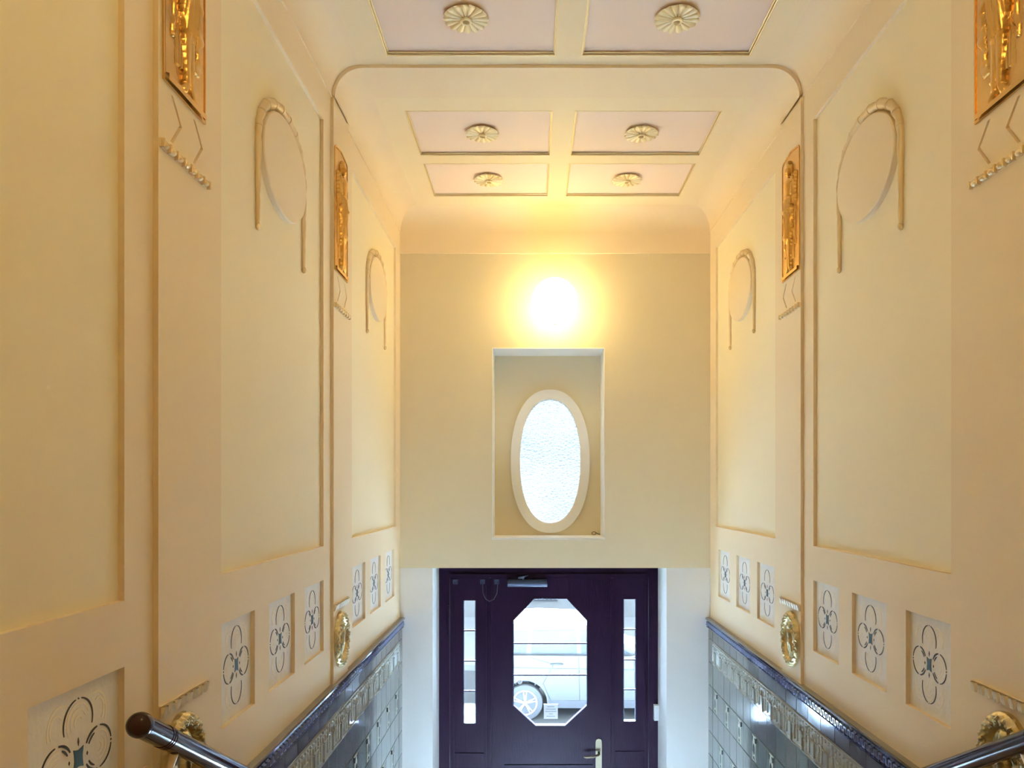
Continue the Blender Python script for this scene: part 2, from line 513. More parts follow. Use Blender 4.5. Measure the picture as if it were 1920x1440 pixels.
def putto_height(u, v):
    """oval medallion relief, half axes .118 x .145, centre at 0,0"""
    a, b = .118, .146
    q = math.hypot(u / a, v / b)
    if q > 1: return None
    th = math.atan2(v / b, u / a)
    if q > .70:
        t = (q - .85) / .15
        h = .020 * math.sqrt(max(0, 1 - t * t)) + .006
        h += .0055 * math.sin(th * 22 + 9 * q) * math.cos((q - .85) * 38) + .003 * math.sin(th * 41 - q * 30)
        if q > .965: h = max(.012, h * .8)
        return h
    caps = [
        (0, .066, 0, .074, .021, .020, .010), (-.012, .084, .012, .084, .012, .012, .010), (0, .040, 0, .052, .010, .010, .006),
        (0, .034, .002, .002, .024, .020, .010), (.002, .000, .000, -.016, .021, .023, .010),
        (-.010, -.022, -.014, -.058, .017, .011, .008), (.013, -.022, .010, -.058, .017, .011, .010),
        (-.014, -.058, -.010, -.088, .011, .007, .006), (.010, -.058, .010, -.088, .011, .007, .006),
        (-.010, -.090, -.020, -.094, .007, .006, .006), (.010, -.090, .018, -.094, .007, .006, .006),
        (-.026, .036, -.042, .010, .011, .008, .006), (-.042, .010, -.030, -.012, .008, .006, .006),
        (.026, .036, .044, .050, .011, .009, .006), (.044, .050, .032, .074, .009, .007, .008),
        (-.050, .040, -.052, -.060, .006, .004, .004), (.040, -.010, .046, -.070, .010, .005, .004),
    ]
    h = cap_h(u, v, caps)
    if v > .05 and q < .7:
        for ex in (-.008, .008):
            if math.hypot(u - ex, v - .071) < .004: h -= .004
    return -.004 + max(h, 0) if h > 0 else -.006

def relief_mesh(name, fn, u0, u1, v0, v1, nu, nv, base, m):
    mb = MB(); idx = {}
    for j in range(nv + 1):
        for i in range(nu + 1):
            u = u0 + (u1 - u0) * i / nu; v = v0 + (v1 - v0) * j / nv
            h = fn(u, v)
            if h is None: continue
            idx[i, j] = len(mb.v); mb.v.append((h + base, u, v))
    for j in range(nv):
        for i in range(nu):
            k = [(i, j), (i + 1, j), (i + 1, j + 1), (i, j + 1)]
            if all(q in idx for q in k):
                mb.f.append(tuple(idx[q] for q in k)); mb.m.append(0)
    return mb

PLQ_W, PLQ_Z0, PLQ_Z1 = Y(.243), Z(1.13), Z(1.79)
fig = relief_mesh('figure', figure_height, -.118, .118, .0, .625, 96, 230, .002, None)
FIG = {s_: fig.mesh('figure', M['gold'], mirror=s_, smooth=60, recalc=False) for s_ in (False, True)}
# polar grid for the oval
def oval_mb():
    mb = MB(); nq, nt = 44, 120
    for i in range(nq + 1):
        q = .9995 * i / nq
        for k in range(nt):
            t = 2 * PI * k / nt
            u, v = .118 * q * math.cos(t), .146 * q * math.sin(t)
            mb.v.append((putto_height(u, v) * .85 + .005, u, v))
    for i in range(nq):
        for k in range(nt):
            l = (k + 1) % nt
            mb.f.append((i * nt + k, (i + 1) * nt + k, (i + 1) * nt + l, i * nt + l)); mb.m.append(0)
    # rim side
    b = nq * nt; c = len(mb.v)
    for k in range(nt):
        x, y, z = mb.v[b + k]; mb.v.append((0, y * 1.01, z * 1.01))
    for k in range(nt):
        l = (k + 1) % nt
        mb.f.append((b + k, c + k, c + l, b + l)); mb.m.append(0)
    return mb
om = oval_mb()
OVAL = {s_: om.mesh('putto_relief', M['oldgold'], mirror=s_, smooth=55, recalc=False) for s_ in (False, True)}

def garland_pts():
    pts = []
    a, b = .284, .222
    pts.append((-a, -.34)); 
    for i in range(12): pts.append((-a, -.34 + .34 * (i + 1) / 12))
    for i in range(1, 40):
        t = PI - PI * i / 40
        pts.append((a * math.cos(t), b * math.sin(t)))
    for i in range(13): pts.append((a, 0 - .34 * i / 12))
    return pts

tile_me, deco_me, relief_me, mould_me, cap_me = {}, {}, {}, {}, {}
TW = Y(.1515); TH = .178
for s_ in (False, True):
    e = .0015
    tile_me[s_, 0] = MB().cham(0, .007, e, TW - e, e, TH - e, .002).mesh('tile', M['tile'], s_)
    tile_me[s_, 1] = MB().cham(0, .007, e, TW - e, e, TH - e, .002).mesh('tile', M['tile2'], s_)
    tile_me[s_, 'h'] = MB().cham(0, .007, e, TW - e, e, .085 - e, .002).mesh('tile', M['tile'], s_)
    tile_me[s_, 'e'] = MB().cham(0, .009, e, Y(.13) - e, e, TH - e, .003).mesh('edge_tile', M['tile'], s_)
    tile_me[s_, 'eh'] = MB().cham(0, .009, e, Y(.13) - e, e, .085 - e, .003).mesh('edge_tile', M['tile'], s_)
    d = MB().cham(0, .007, e, TW - e, e, TH - e, .002)
    c = TW / 2
    hg = [(c - .036, TH - .012), (c - .026, .115), (c - .020, .07), (c - .034, .014), (c + .034, .014), (c + .020, .07), (c + .026, .115), (c + .036, TH - .012)]
    d.poly(hg, [], 'x', .006, .0095, 1)
    for q in (-1, 1):
        d.poly([(c + q * .014, TH - .020), (c + q * .046, TH - .016), (c + q * .044, TH - .046), (c + q * .026, TH - .052)], [], 'x', .0065, .0115, 2)
        d.poly([(c + q * .003, .118), (c + q * .014, .100), (c + q * .013, .066), (c + q * .003, .050)], [], 'x', .0065, .0115, 2)
        d.poly([(c + q * .003, .042), (c + q * .010, .036), (c + q * .018, .018), (c + q * .004, .022)], [], 'x', .0065, .0115, 2)
    deco_me[s_] = d.mesh('decorated_tile', [M['tile2'], M['tilewhite'], M['tileblack']], s_)
    r = MB().cham(0, .007, e * .5, TW - e * .5, e, TH - e, .002)
    r.box(0, .012, 0, TW, TH - .010, TH - .003); r.box(0, .011, 0, TW, .003, .009)
    for i in range(4):
        yy = TW * (i + .5) / 4
        r.ball((.008, yy, TH - .022), .0085, 8, 6)
        r.ball((.008, yy, TH - .046 - (.012 if i in (1, 2) else 0)), .0065, 8, 6, (1, 1, 2.1))
    for i in (0, 3):
        yy = TW * (i + .5) / 4
        r.tube([(.008, yy, TH - .06), (.008, yy, .034)], [.006, .008], 8)
    r.box(.004, .0155, TW * .42, TW * .58, .030, TH - .075)
    r.box(.004, .019, TW * .36, TW * .64, .014, .032)
    r.box(.004, .018, TW * .38, TW * .62, TH - .078, TH - .070)
    r.tube([(.008, TW * (.5 + .5 * math.cos(PI * i / 8)), TH - .058 - .022 * math.sin(PI * i / 8)) for i in range(9)], .0045, 6)
    for yy in (0.04, .82): r.box(.004, .012, TW * yy, TW * (yy + .14), .072, .077)
    relief_me[s_] = r.mesh('relief_tile', M['relieftile'], s_, smooth=40)
    # blue cap moulding, one tile long
    prof = [(0, 0), (.016, 0), (.021, .004), (.021, .009), (.015, .013), (.017, .020), (.020, .052), (.021, .055), (.025, .060), (.029, .067), (.028, .075), (.022, .079), (0, .080)]
    b = MB(); n = len(prof)
    vs = [(x, .0008, z) for x, z in prof] + [(x, TW - .0008, z) for x, z in prof]
    fs = [(i, (i + 1) % n, n + (i + 1) % n, n + i) for i in range(n)] + [tuple(range(n)), tuple(range(2 * n - 1, n - 1, -1))]
    b.add(vs, fs)
    kk = TW / 4
    for i in range(4):
        o_ = i * kk + .004
        b.box(.016, .0240, o_, o_ + .006, .020, .048, 1)
        b.box(.016, .0240, o_, o_ + kk * .62, .043, .048, 1)
        b.box(.016, .0240, o_ + kk * .5, o_ + kk * .5 + .006, .026, .048, 1)
        b.box(.016, .0240, o_ + kk * .5, o_ + kk, .020, .026, 1)
    mould_me[s_] = b.mesh('key_moulding_tile', [M['blue'], M['blueglint']], s_, smooth=35)

LN = {False: 'left', True: 'right'}
for R_ in (False, True):
    side = 1 if R_ else -1
    sg = LN[R_]
    X = side * W
    # ---------------- wall
    ops = [(a, b, *PZ) for a, b in PANELS] + [(a, b, *SZ) for a, b in STENCILS]
    wm = wall_grid(ops, YB, YE, 0.0, Z(2.3), .028)
    wall = wm.build('wall_' + sg, M['frame'], None, (X, 0, 0), mirror=R_, recalc=False)
    setp(wall, kind='structure')
    for a, b in PANELS:
        MB().box(-.03, -REC, a - .002, b + .002, PZ[0] - .002, PZ[1] + .002).build('wall_panel', M['panel'], wall, mirror=R_)
    for a, b in STENCILS:
        p = MB().box(-.035, -.016, a - .002, b + .002, SZ[0] - .002, SZ[1] + .002).build('stencil_panel', M['stencil'], wall, mirror=R_)
        stroke_mesh((b - a) / .307 * .94).build('plaster_strokes', M['stroke'], p, (side * .016, (a + b) / 2 + .015, (SZ[0] + SZ[1]) / 2 + .003), mirror=R_)
        motif_mesh((b - a) / .307 * .94).build('quatrefoil_motif', [M['ink'], M['teal']], p, (side * .016, (a + b) / 2 + .015, (SZ[0] + SZ[1]) / 2 + .003), mirror=R_)
    for pi_, p0 in enumerate(PIL):
        # pilaster with two incised chevrons
        pm = MB().box(-.01, PD, p0, p0 + PW, DADO - .05, ZC0)
        po = pm.build('pilaster', M['frame'], wall, mirror=R_)
        if pi_ < 2:
            cut = MB()
            for dy in (Y(.072), Y(.200)):
                wdt = .0072
                a, b_, c_ = (p0 + dy, Z(1.113)), (p0 + dy + .052, Z(1.05)), (p0 + dy - .002, Z(.980))
                pts = [(a[0] - wdt, a[1]), (b_[0] - wdt, b_[1]), (c_[0] - wdt, c_[1]), (c_[0] + wdt, c_[1]), (b_[0] + wdt, b_[1]), (a[0] + wdt, a[1])]
                cut.poly(pts, [], 'x', .004, .03)
            cme = cut.mesh('cut', M['frame'], mirror=R_)
            cob = bpy.data.objects.new('cut', cme); C.objects.link(cob); cob.parent = wall
            md = po.modifiers.new('b', 'BOOLEAN'); md.operation = 'DIFFERENCE'; md.solver = 'EXACT'; md.object = cob
            dg = bpy.context.evaluated_depsgraph_get(); dg.update()
            nm = bpy.data.meshes.new_from_object(po.evaluated_get(dg)); po.modifiers.clear(); po.data = nm
            bpy.data.objects.remove(cob)
    # ---------------- dado
    dado = MB().box(-.01, .012, Y(1.2), YE, 0, DADO - .075).build('trim_' + ('2' if R_ else '1'), M['grout'], None, (X, 0, 0), mirror=R_)
    MB().box(0, .030, Y(1.2), YE, DADO - .012, DADO - .001).box(-.0, .014, Y(1.2), YE, DADO - .09, DADO - .01).build('mortar_ledge', M['grout'], dado, mirror=R_)
    setp(dado, kind='structure')
    D = .012
    y_last = Y(5.27)
    zt = Z(-1.073)
    for c_ in range(26):
        y0 = y_last - (c_ + 1) * TW
        if y0 < Y(1.25): break
        link('key_moulding_tile', mould_me[R_], dado, (-side * .010, y0, DADO - .080 - .001))
        def tl(me, nm, z0_, jit=.004):
            o = link(nm, me, dado, (-side * D, y0, z0_), (0, random.uniform(-jit, jit), random.uniform(-jit, jit)))
        tl(tile_me[R_, 'h'], 'tile', zt - .085)
        tl(relief_me[R_], 'relief_tile', zt - .085 - TH, .002)
        zz = zt - .085 - TH; r_ = 0
        stair_z = 0 if y0 > SY1 else LAND - max(0, (y0 - SY0)) / GO * LAND / NS
        while zz - TH > max(stair_z - TH * .2, .0) and r_ < 9:
            zz -= TH
            deco = (r_ == 1 and c_ % 2 == 0) or (r_ == 3 and c_ % 2 == 1) or (r_ == 5 and c_ % 2 == 0)
            if deco: tl(deco_me[R_], 'decorated_tile', zz)
            else: tl(tile_me[R_, 1 if (r_ in (1, 3, 5) or random.random() < .25) else 0], 'tile', zz)
            r_ += 1
    link('key_moulding_tile', mould_me[R_], dado, (-side * .010, y_last, DADO - .081))
    link('edge_tile', tile_me[R_, 'eh'], dado, (-side * D, y_last, zt - .085))
    for i in range(11):
        link('edge_tile', tile_me[R_, 'e'], dado, (-side * D, y_last, zt - .085 - TH * (i + 1)))

    # ---------------- things hung on the wall
    for bi in (0, 1):
        far = bi == 0
        where = ('far' if far else 'near')
        p0 = PIL[bi]; pc = p0 + PW / 2
        # gold plaque
        yc = p0 + .008 + PLQ_W / 2 + (.012 if bi else 0)
        txt = {(0, False): 'tall gilded relief of a draped woman on the far left pilaster, left of the lamp',
               (0, True): 'tall gilded relief of a draped woman with a lyre on the far right pilaster',
               (1, False): 'gilded relief panel cut by the top of the photo, near left pilaster',
               (1, True): 'gilded relief panel cut by the top right corner, near right pilaster'}[bi, R_]
        t = empty('relief_plaque', (X - side * PD, yc, PLQ_Z0), txt, 'relief', 'gilded figure reliefs on the pilasters')
        hw = PLQ_W / 2; H = PLQ_Z1 - PLQ_Z0
        out = [(-hw, 0), (hw, 0), (hw, H - .05)] + [(hw - .03 + .03 * math.cos(a), H - .04 + .03 * math.sin(a)) for a in (0.3, .7, 1.1)] + \
              [(0, H + .004)] + [(-hw + .03 - .03 * math.cos(a), H - .04 + .03 * math.sin(a)) for a in (1.1, .7, .3)] + [(-hw, H - .05)]
        MB().poly(out, [], 'x', 0.0003, .003).build('background_plate', M['gold'], t, mirror=R_)
        inn = [(y * .955, .009 + z * .975) for y, z in out]
        MB().poly(out, [inn], 'x', .003, .0065).build('rim', M['gold'], t, mirror=R_)
        link('figure', FIG[R_], t, (-side * .002, 0, .006))
        # bead moulding
        n = 7; L = Y(.275)
        txt = {(0, False): 'short gilt bead moulding under the chevrons on the far left pilaster',
               (0, True): 'short gilt bead moulding under the chevrons on the far right pilaster',
               (1, False): 'short gilt bead moulding under the chevrons on the near left pilaster',
               (1, True): 'short gilt bead moulding under the chevrons on the near right pilaster'}[bi, R_]
        t = empty('bead_moulding', (X - side * PD, p0 + .002, Z(.936)), txt, 'moulding', 'gilt bead mouldings on the pilasters')
        MB().box(-.0, .005, 0, L, 0, .022).build('backing_strip', M['rope'], t, mirror=R_, )
        bm_ = MB().ball((.007, 0, .011), .0110, 12, 8, (1, 1.3, .95)).mesh('bead', M['palegold'], R_, smooth=60)
        rm_ = MB().cham(.002, .0165, -.0025, .0025, -.001, .023, .002).mesh('reel', M['palegold'], R_)
        for i in range(n):
            link('bead', bm_, t, (0, L * (i + .5) / n, 0))
        for i in range(n + 1):
            link('reel', rm_, t, (0, min(max(L * i / n, .003), L - .003), 0))
        # leaf moulding
        txt = {(0, False): 'carved leaf moulding above the oval cherub medallion, far left pilaster',
               (0, True): 'carved leaf moulding above the oval cherub medallion, far right pilaster',
               (1, False): 'carved leaf moulding just above the left handrail end, near left pilaster',
               (1, True): 'carved leaf moulding at the right edge above the right handrail'}[bi, R_]
        t = empty('leaf_moulding', (X - side * PD, p0 + .002, Z(-.628)), txt, 'moulding', 'carved leaf mouldings on the pilasters')
        MB().box(0, .006, 0, L, 0, .030).build('backing_strip', M['rope'], t, mirror=R_)
        MB().cham(0, .007, -.002, L + .002, .032, .035, .001).build('cap_ledge', M['frame'], t, mirror=R_)
        lm = MB()
        wd = L / 8
        g = 6
        for j in range(g + 1):
            v = j / g
            for i in range(7):
                u = (i / 6 - .5) * 2
                ww = wd * .48 * (.35 + .65 * math.sin(PI * (.15 + .6 * v)))
                lm.v.append((.004 + .013 * math.sqrt(max(0, 1 - u * u)) * (.5 + .5 * v) - (.003 if i == 3 else 0), u * ww, .001 + .029 * v))
        for j in range(g):
            for i in range(6):
                a = j * 7 + i; lm.f.append((a, a + 1, a + 8, a + 7)); lm.m.append(0)
        lme = lm.mesh('leaf', M['leafgilt'], R_, smooth=50, recalc=False)
        for i in range(8): link('leaf', lme, t, (0, wd * (i + .5), 0))
        # cherub oval
        yo = Y(3.668) if far else Y(2.005)
        txt = {(0, False): 'oval gilt medallion of a standing cherub, low on the far left pilaster',
               (0, True): 'oval gilt medallion of a standing cherub, low on the far right pilaster',
               (1, False): 'oval gilt cherub medallion partly hidden behind the left handrail',
               (1, True): 'oval gilt cherub medallion partly hidden behind the right handrail'}[bi, R_]
        t = empty('oval_medallion', (X - side * PD, yo, Z(-.792)), txt, 'relief', 'oval cherub medallions')
        link('putto_relief', OVAL[R_], t)
        # disc with garland
        a, b = PANELS[bi]
        yc = Y(2.90) if bi else Y(4.645)
        txt = {(0, False): 'round plaster disc with rope garland on the far left panel',
               (0, True): 'round plaster disc with rope garland on the far right panel',
               (1, False): 'large plaster disc with rope garland on the nearer left panel',
               (1, True): 'large plaster disc with rope garland on the nearer right panel'}[bi, R_]
        t = empty('wall_medallion', (X + side * REC, yc, Z(1.335)), txt, 'medallion', 'plaster discs with rope garlands')
        dm = MB(); n = 64
        for xx, k in ((0, 1.0), (.020, 1.0), (.024, .985), (.025, .95)):
            for i in range(n):
                q = 2 * PI * i / n; dm.v.append((xx, .268 * k * math.cos(q), .205 * k * math.sin(q)))
        for j in range(3):
            for i in range(n):
                l = (i + 1) % n
                dm.f.append((j * n + i, j * n + l, (j + 1) * n + l, (j + 1) * n + i)); dm.m.append(0)
        dm.f.append(tuple(3 * n + i for i in range(n))); dm.m.append(0)
        dm.f.append(tuple(range(n - 1, -1, -1))); dm.m.append(0)
        dm.build('disc', M['frame'], t, mirror=R_, smooth=35)
        gp = garland_pts(); N = len(gp)
        rad = []
        for i, (u, v) in enumerate(gp):
            e = min(i, N - 1 - i) / (N / 2)
            r0 = .0085 + .0125 * min(1, e * 1.35)
            if i % 4 == 0: r0 *= .80
            rad.append(r0)
        gm = MB().tube([(.006, u, v + .012 if i > 0 else v) for i, (u, v) in enumerate(gp)], rad, 12)
        # binding bands
        for i in range(14, N - 14, 4):
            (u0, v0), (u1, v1) = gp[i], gp[i + 1]
            dx, dz = (u1 - u0), (v1 - v0); l = math.hypot(dx, dz)
            p = Vector((.006, u0, v0 + .012)); q = p + Vector((0, dx, dz)) * (.008 / l)
            gm.tube([p, q], rad[i + 1] * 1.10, 12)
        gm.build('rope_garland', M['rope'], t, mirror=R_, smooth=50)
        for i in (0, N - 1):
            MB().ball((.008, gp[i][0], -.336), .010, 10, 8, (1, 1, 1.5)).build('tip_bud', M['palegold'], t, mirror=R_, smooth=60)

    # ---------------- cove along the side
    cv = MB(); n = 12
    prof = [(0, Z(2.3))] + [(0, ZC0), (.007, ZC0), (.007, ZC0 + .006)] + [(.007 + (CW - .007) * (1 - math.cos(PI / 2 * i / n)), ZC0 + .006 + (ZC1 - ZC0 - .006) * math.sin(PI / 2 * i / n)) for i in range(1, n + 1)] + [(CW, Z(2.3))]
    k = len(prof)
    cv.add([(x, YB, z) for x, z in prof] + [(x, YE, z) for x, z in prof], [(i, i + 1, k + i + 1, k + i) for i in range(k - 1)] + [(k - 1, 0, k, 2 * k - 1), tuple(range(k)), tuple(range(2 * k - 1, k - 1, -1))])
    o = cv.build('trim_' + ('4' if R_ else '3'), M['frame'], None, (X, 0, 0), mirror=R_, smooth=30)
    setp(o, kind='structure')

# far cove and frieze
cv = MB(); n = 12; CD = Y(.125)
prof = [(0, ZC0 - .012), (-.007, ZC0 - .012), (-.007, ZC0 - .004)] + [(-.007 - (CD - .007) * (1 - math.cos(PI / 2 * i / n)), ZC0 - .004 + (ZC1 - ZC0 + .004) * math.sin(PI / 2 * i / n)) for i in range(1, n + 1)] + [(-CD, Z(2.3)), (0, Z(2.3))]
k = len(prof)
cv.add([(-W, YE + a, z) for a, z in prof] + [(W, YE + a, z) for a, z in prof], [(i, (i + 1) % k, k + (i + 1) % k, k + i) for i in range(k)] + [tuple(range(k)), tuple(range(2 * k - 1, k - 1, -1))])
setp(cv.build('trim_5', M['frame'], smooth=30), kind='structure')
setp(MB().box(-W, W, YE - .008, YE + .01, Z(1.84), ZC0 - .012).build('trim_6', M['frame']), kind='structure')

# ribs across the ceiling, carrying on from the pilasters
for i, p0 in enumerate(PIL):
    inner = []; outer = []
    n = 10
    def ring(t):
        pts = [(-W + t + .007, ZC0), (-W + t + .007, ZC0 + .006)]
        pts += [(-W + t + .007 + (CW - .007) * (1 - math.cos(PI / 2 * j / n)), ZC0 + .006 + (ZC1 - t - ZC0 - .006) * math.sin(PI / 2 * j / n)) for j in range(1, n + 1)]
        return pts + [(-x, z) for x, z in reversed(pts)]
    a = ring(PD); b = [(x * 1.012, z + .03) for x, z in ring(0)]
    k = len(a)
    rb = MB().add([(x, p0, z) for x, z in a] + [(x, p0 + PW, z) for x, z in a] + [(x, p0, z) for x, z in b] + [(x, p0 + PW, z) for x, z in b],
                  [(j, j + 1, k + j + 1, k + j) for j in range(k - 1)] + [(j, j + 1, 2 * k + j + 1, 2 * k + j) for j in range(k - 1)] + [(k + j, k + j + 1, 3 * k + j + 1, 3 * k + j) for j in range(k - 1)])
    setp(rb.build('trim_%d' % (7 + i), M['frame'], smooth=30), kind='structure')

# ------------------------------------------------------------------ ceiling with coffers
cof = []
for y0, y1 in ((Y(3.99), Y(4.52)), (Y(4.635), Y(5.15)), (Y(2.945), Y(3.478))):
    for x0, x1 in ((-.908, -.064), (.070, .912)):
        cof.append((x0, x1, y0, y1))
xs = sorted({-W, W, *[c[0] for c in cof], *[c[1] for c in cof]}); ys = sorted({YB, YE, *[c[2] for c in cof], *[c[3] for c in cof]})
cm = MB()
for i in range(len(xs) - 1):
    for j in range(len(ys) - 1):
        mx, my = (xs[i] + xs[i + 1]) / 2, (ys[j] + ys[j + 1]) / 2
        if not any(c[0] < mx < c[1] and c[2] < my < c[3] for c in cof):
            cm.add([(xs[i], ys[j], ZC1), (xs[i + 1], ys[j], ZC1), (xs[i + 1], ys[j + 1], ZC1), (xs[i], ys[j + 1], ZC1)], [(0, 3, 2, 1)])
cm.add([(-W - .3, YB - .3, Z(2.3)), (W + .3, YB - .3, Z(2.3)), (W + .3, YD + .3, Z(2.3)), (-W - .3, YD + .3, Z(2.3))], [(0, 1, 2, 3)])
for x0, x1, y0, y1 in cof:
    q = [(x0, y0), (x1, y0), (x1, y1), (x0, y1)]
    for i in range(4):
        p, r = q[i], q[(i + 1) % 4]
        cm.add([(*p, ZC1), (*r, ZC1), (*r, ZC1 + .03), (*p, ZC1 + .03)], [(0, 1, 2, 3)])
ceil = cm.build('ceiling', M['ceil'], recalc=False); setp(ceil, kind='structure')
def rosette_mesh():
    mb = MB(); nr, nt, P = 18, 192, 16; R = .106
    for i in range(nr + 1):
        q = .0 + 1.0 * i / nr
        for k in range(nt):
            t = 2 * PI * k / nt
            c = abs(math.cos(P * t / 2))
            rr = R * q * (1 - (1 - c ** .5) * .13 * max(0, q - .4) / .6)
            if q < .16: h = .016
            elif q < .22: h = .026
            else:
                s_ = (q - .22) / .78
                h = .021 + .004 * s_ - .012 * (1 - c ** .7) * (0.35 + .65 * s_)
                if q > .90: h -= .006 * ((q - .90) / .10) ** 2
            mb.v.append((rr * math.cos(t), rr * math.sin(t), -h))
    for i in range(nr):
        for k in range(nt):
            l = (k + 1) % nt
            mb.f.append((i * nt + k, i * nt + l, (i + 1) * nt + l, (i + 1) * nt + k)); mb.m.append(0)
    b = nr * nt; c0 = len(mb.v)
    for k in range(nt):
        x, y, z = mb.v[b + k]; mb.v.append((x * .80, y * .80, 0))
    for k in range(nt):
        l = (k + 1) % nt
        mb.f.append((b + k, b + l, c0 + l, c0 + k)); mb.m.append(0)
    return mb.mesh('petals', M['rosette'], smooth=40)
RM = rosette_mesh()
ring_me = MB().tube([(.0205 * math.cos(2 * PI * i / 24), .0205 * math.sin(2 * PI * i / 24), -.028) for i in range(24)], .0062, 8, closed=True).mesh('hub_ring', M['rosette'], smooth=60)
RL = ['cream petalled ceiling rosette in the middle row, left of centre', 'cream petalled ceiling rosette in the middle row, right of centre',
      'small-looking ceiling rosette nearest the lamp, left of centre', 'small-looking ceiling rosette nearest the lamp, right of centre',
      'largest petalled ceiling rosette at the top edge, left', 'largest petalled ceiling rosette at the top edge, right']
for i, (x0, x1, y0, y1) in enumerate(cof):
    MB().box(x0 - .002, x1 + .002, y0 - .002, y1 + .002, ZC1 + .018, ZC1 + .032).build('coffer_panel', M['coffer'], ceil)
    g = MB(); r = .004
    q = [(x0, y0), (x1, y0), (x1, y1), (x0, y1)]
    for j in range(4):
        p, s_ = q[j], q[(j + 1) % 4]
        g.tube([(*p, ZC1 + .001), (*s_, ZC1 + .001)], r, 8)
        dx, dy = (s_[0] - p[0]), (s_[1] - p[1]); l = math.hypot(dx, dy)
        ix, iy = -dy / l * .006, dx / l * .006
        g.tube([(p[0] + ix, p[1] + iy, ZC1 + .012), (s_[0] + ix, s_[1] + iy, ZC1 + .012)], .004, 8)
    g.build('gilt_moulding', M['gilt'], ceil, smooth=50)
    t = empty('ceiling_rosette', ((x0 + x1) / 2, (y0 + y1) / 2, ZC1 + .018), RL[i], 'rosette', 'ceiling rosettes in the coffers')
    t.rotation_euler.z = .1 * i
    link('petals', RM, t); link('hub_ring', ring_me, t)

# ------------------------------------------------------------------ far wall
def xw(px): return CAMX + (px - 998) / (1400 / YE)
def zw(py): return EYE - (py - 917) / (1400 / YE)
def xd(px): return CAMX + (px - 998) / (1400 / YD)
def zd(py): return EYE - (py - 917) / (1400 / YD)
def xn(px): return CAMX + (px - 998) / (1400 / YN)
def zn(py): return EYE - (py - 917) / (1400 / YN)
zl = zw(1065)
nic = [(xw(923), zw(1009)), (xw(1133.5), zw(1009)), (xw(1133.5), zw(652.5)), (xw(923), zw(652.5))]
wf = MB().poly([(-W - .3, zl), (W + .3, zl), (W + .3, Z(2.3)), (-W - .3, Z(2.3))], [nic], 'y', YE, YN + .10)
wf = wf.build('wall_far', M['farwall']); setp(wf, kind='structure')
DX0, DX1 = xw(811), xw(1250)
lw = MB().box(-W - .3, DX0, YE + .006, YD + .25, 0, zl).box(DX1, W + .3, YE + .006, YD + .25, 0, zl).build('lower_wall', M['white'], wf)
# niche lining: white painted reveals and the beige back with an oval opening
rv = MB(); e = .004
(x0, z0), (x1, z1) = nic[0], nic[2]
rv.box(x0 - .001, x0 + e, YE - .003, YN, z0, z1).box(x1 - e, x1 + .001, YE - .003, YN, z0, z1).box(x0, x1, YE - .003, YN, z1 - e, z1 + .001).box(x0 - .004, x1 + .004, YE - .006, YN, z0 - .012, z0 + .004)
rv.build('niche_reveal', M['white'], wf)
ocx, ocz = (xn(1031.5)), zn(865)
def oval(rx, rz, n=72, p=2.25):
    r = []
    for i in range(n):
        a = 2 * PI * i / n; c, s_ = math.cos(a), math.sin(a)
        r.append((ocx + rx * abs(c) ** (2 / p) * (1 if c >= 0 else -1), ocz + rz * abs(s_) ** (2 / p) * (1 if s_ >= 0 else -1)))
    return r
MB().poly([(x0, z0), (x1, z0), (x1, z1), (x0, z1)], [oval(.28, .545)], 'y', YN - .01, YN + .003).build('niche_back', M['farwall'], wf)
win = empty('window_1', (ocx, YN, ocz), kind='structure')
def sh(pts): return [(a - ocx, b - ocz) for a, b in pts]
fr = MB()
O, I, I2 = sh(oval(.325, .590)), sh(oval(.256, .517)), sh(oval(.249, .509))
n = len(O)
for i in range(8):
    a, b = i * n // 8 , (i + 1) * n // 8
    seg = [O[j % n] for j in range(a, b + 1)] + [I[j % n] for j in range(b, a - 1, -1)]
    seg = [(x * 1, z) for x, z in seg]
    MB().poly(seg, [], 'y', -.034, .0).build('frame_segment', M['white'], win)
MB().poly(I, [I2], 'y', -.024, .002).build('glazing_bead', M['white'], win)
pg = MB().poly(sh(oval(.252, .512)), [], 'y', -.001, .006)
ov_n = len(oval(1, 1)); pg.m = [0 if all(i < ov_n for i in f) else 1 for f in pg.f]
pg.build('pane', [M['obscured'], M['glass']], win)
# curl in the niche corner
t = MB().tube([(.02 * math.cos(a) * (1 - a * .05), .01 * math.sin(a * .7), .004 + .012 + .012 * math.sin(a)) for a in [i * .45 for i in range(16)]] + [(.05, 0, .006)], .003, 6).build('dried_curl', M['twig'], None, (xn(1113), YN - .04, z0 + .004), smooth=60)
setp(t, 'small dark brown curl lying in the lower right corner of the window niche', 'debris')

# wall behind
setp(MB().box(-W - .3, W + .3, YB - .3, YB, 0, Z(2.3)).build('wall_back', M['frame']), kind='structure')

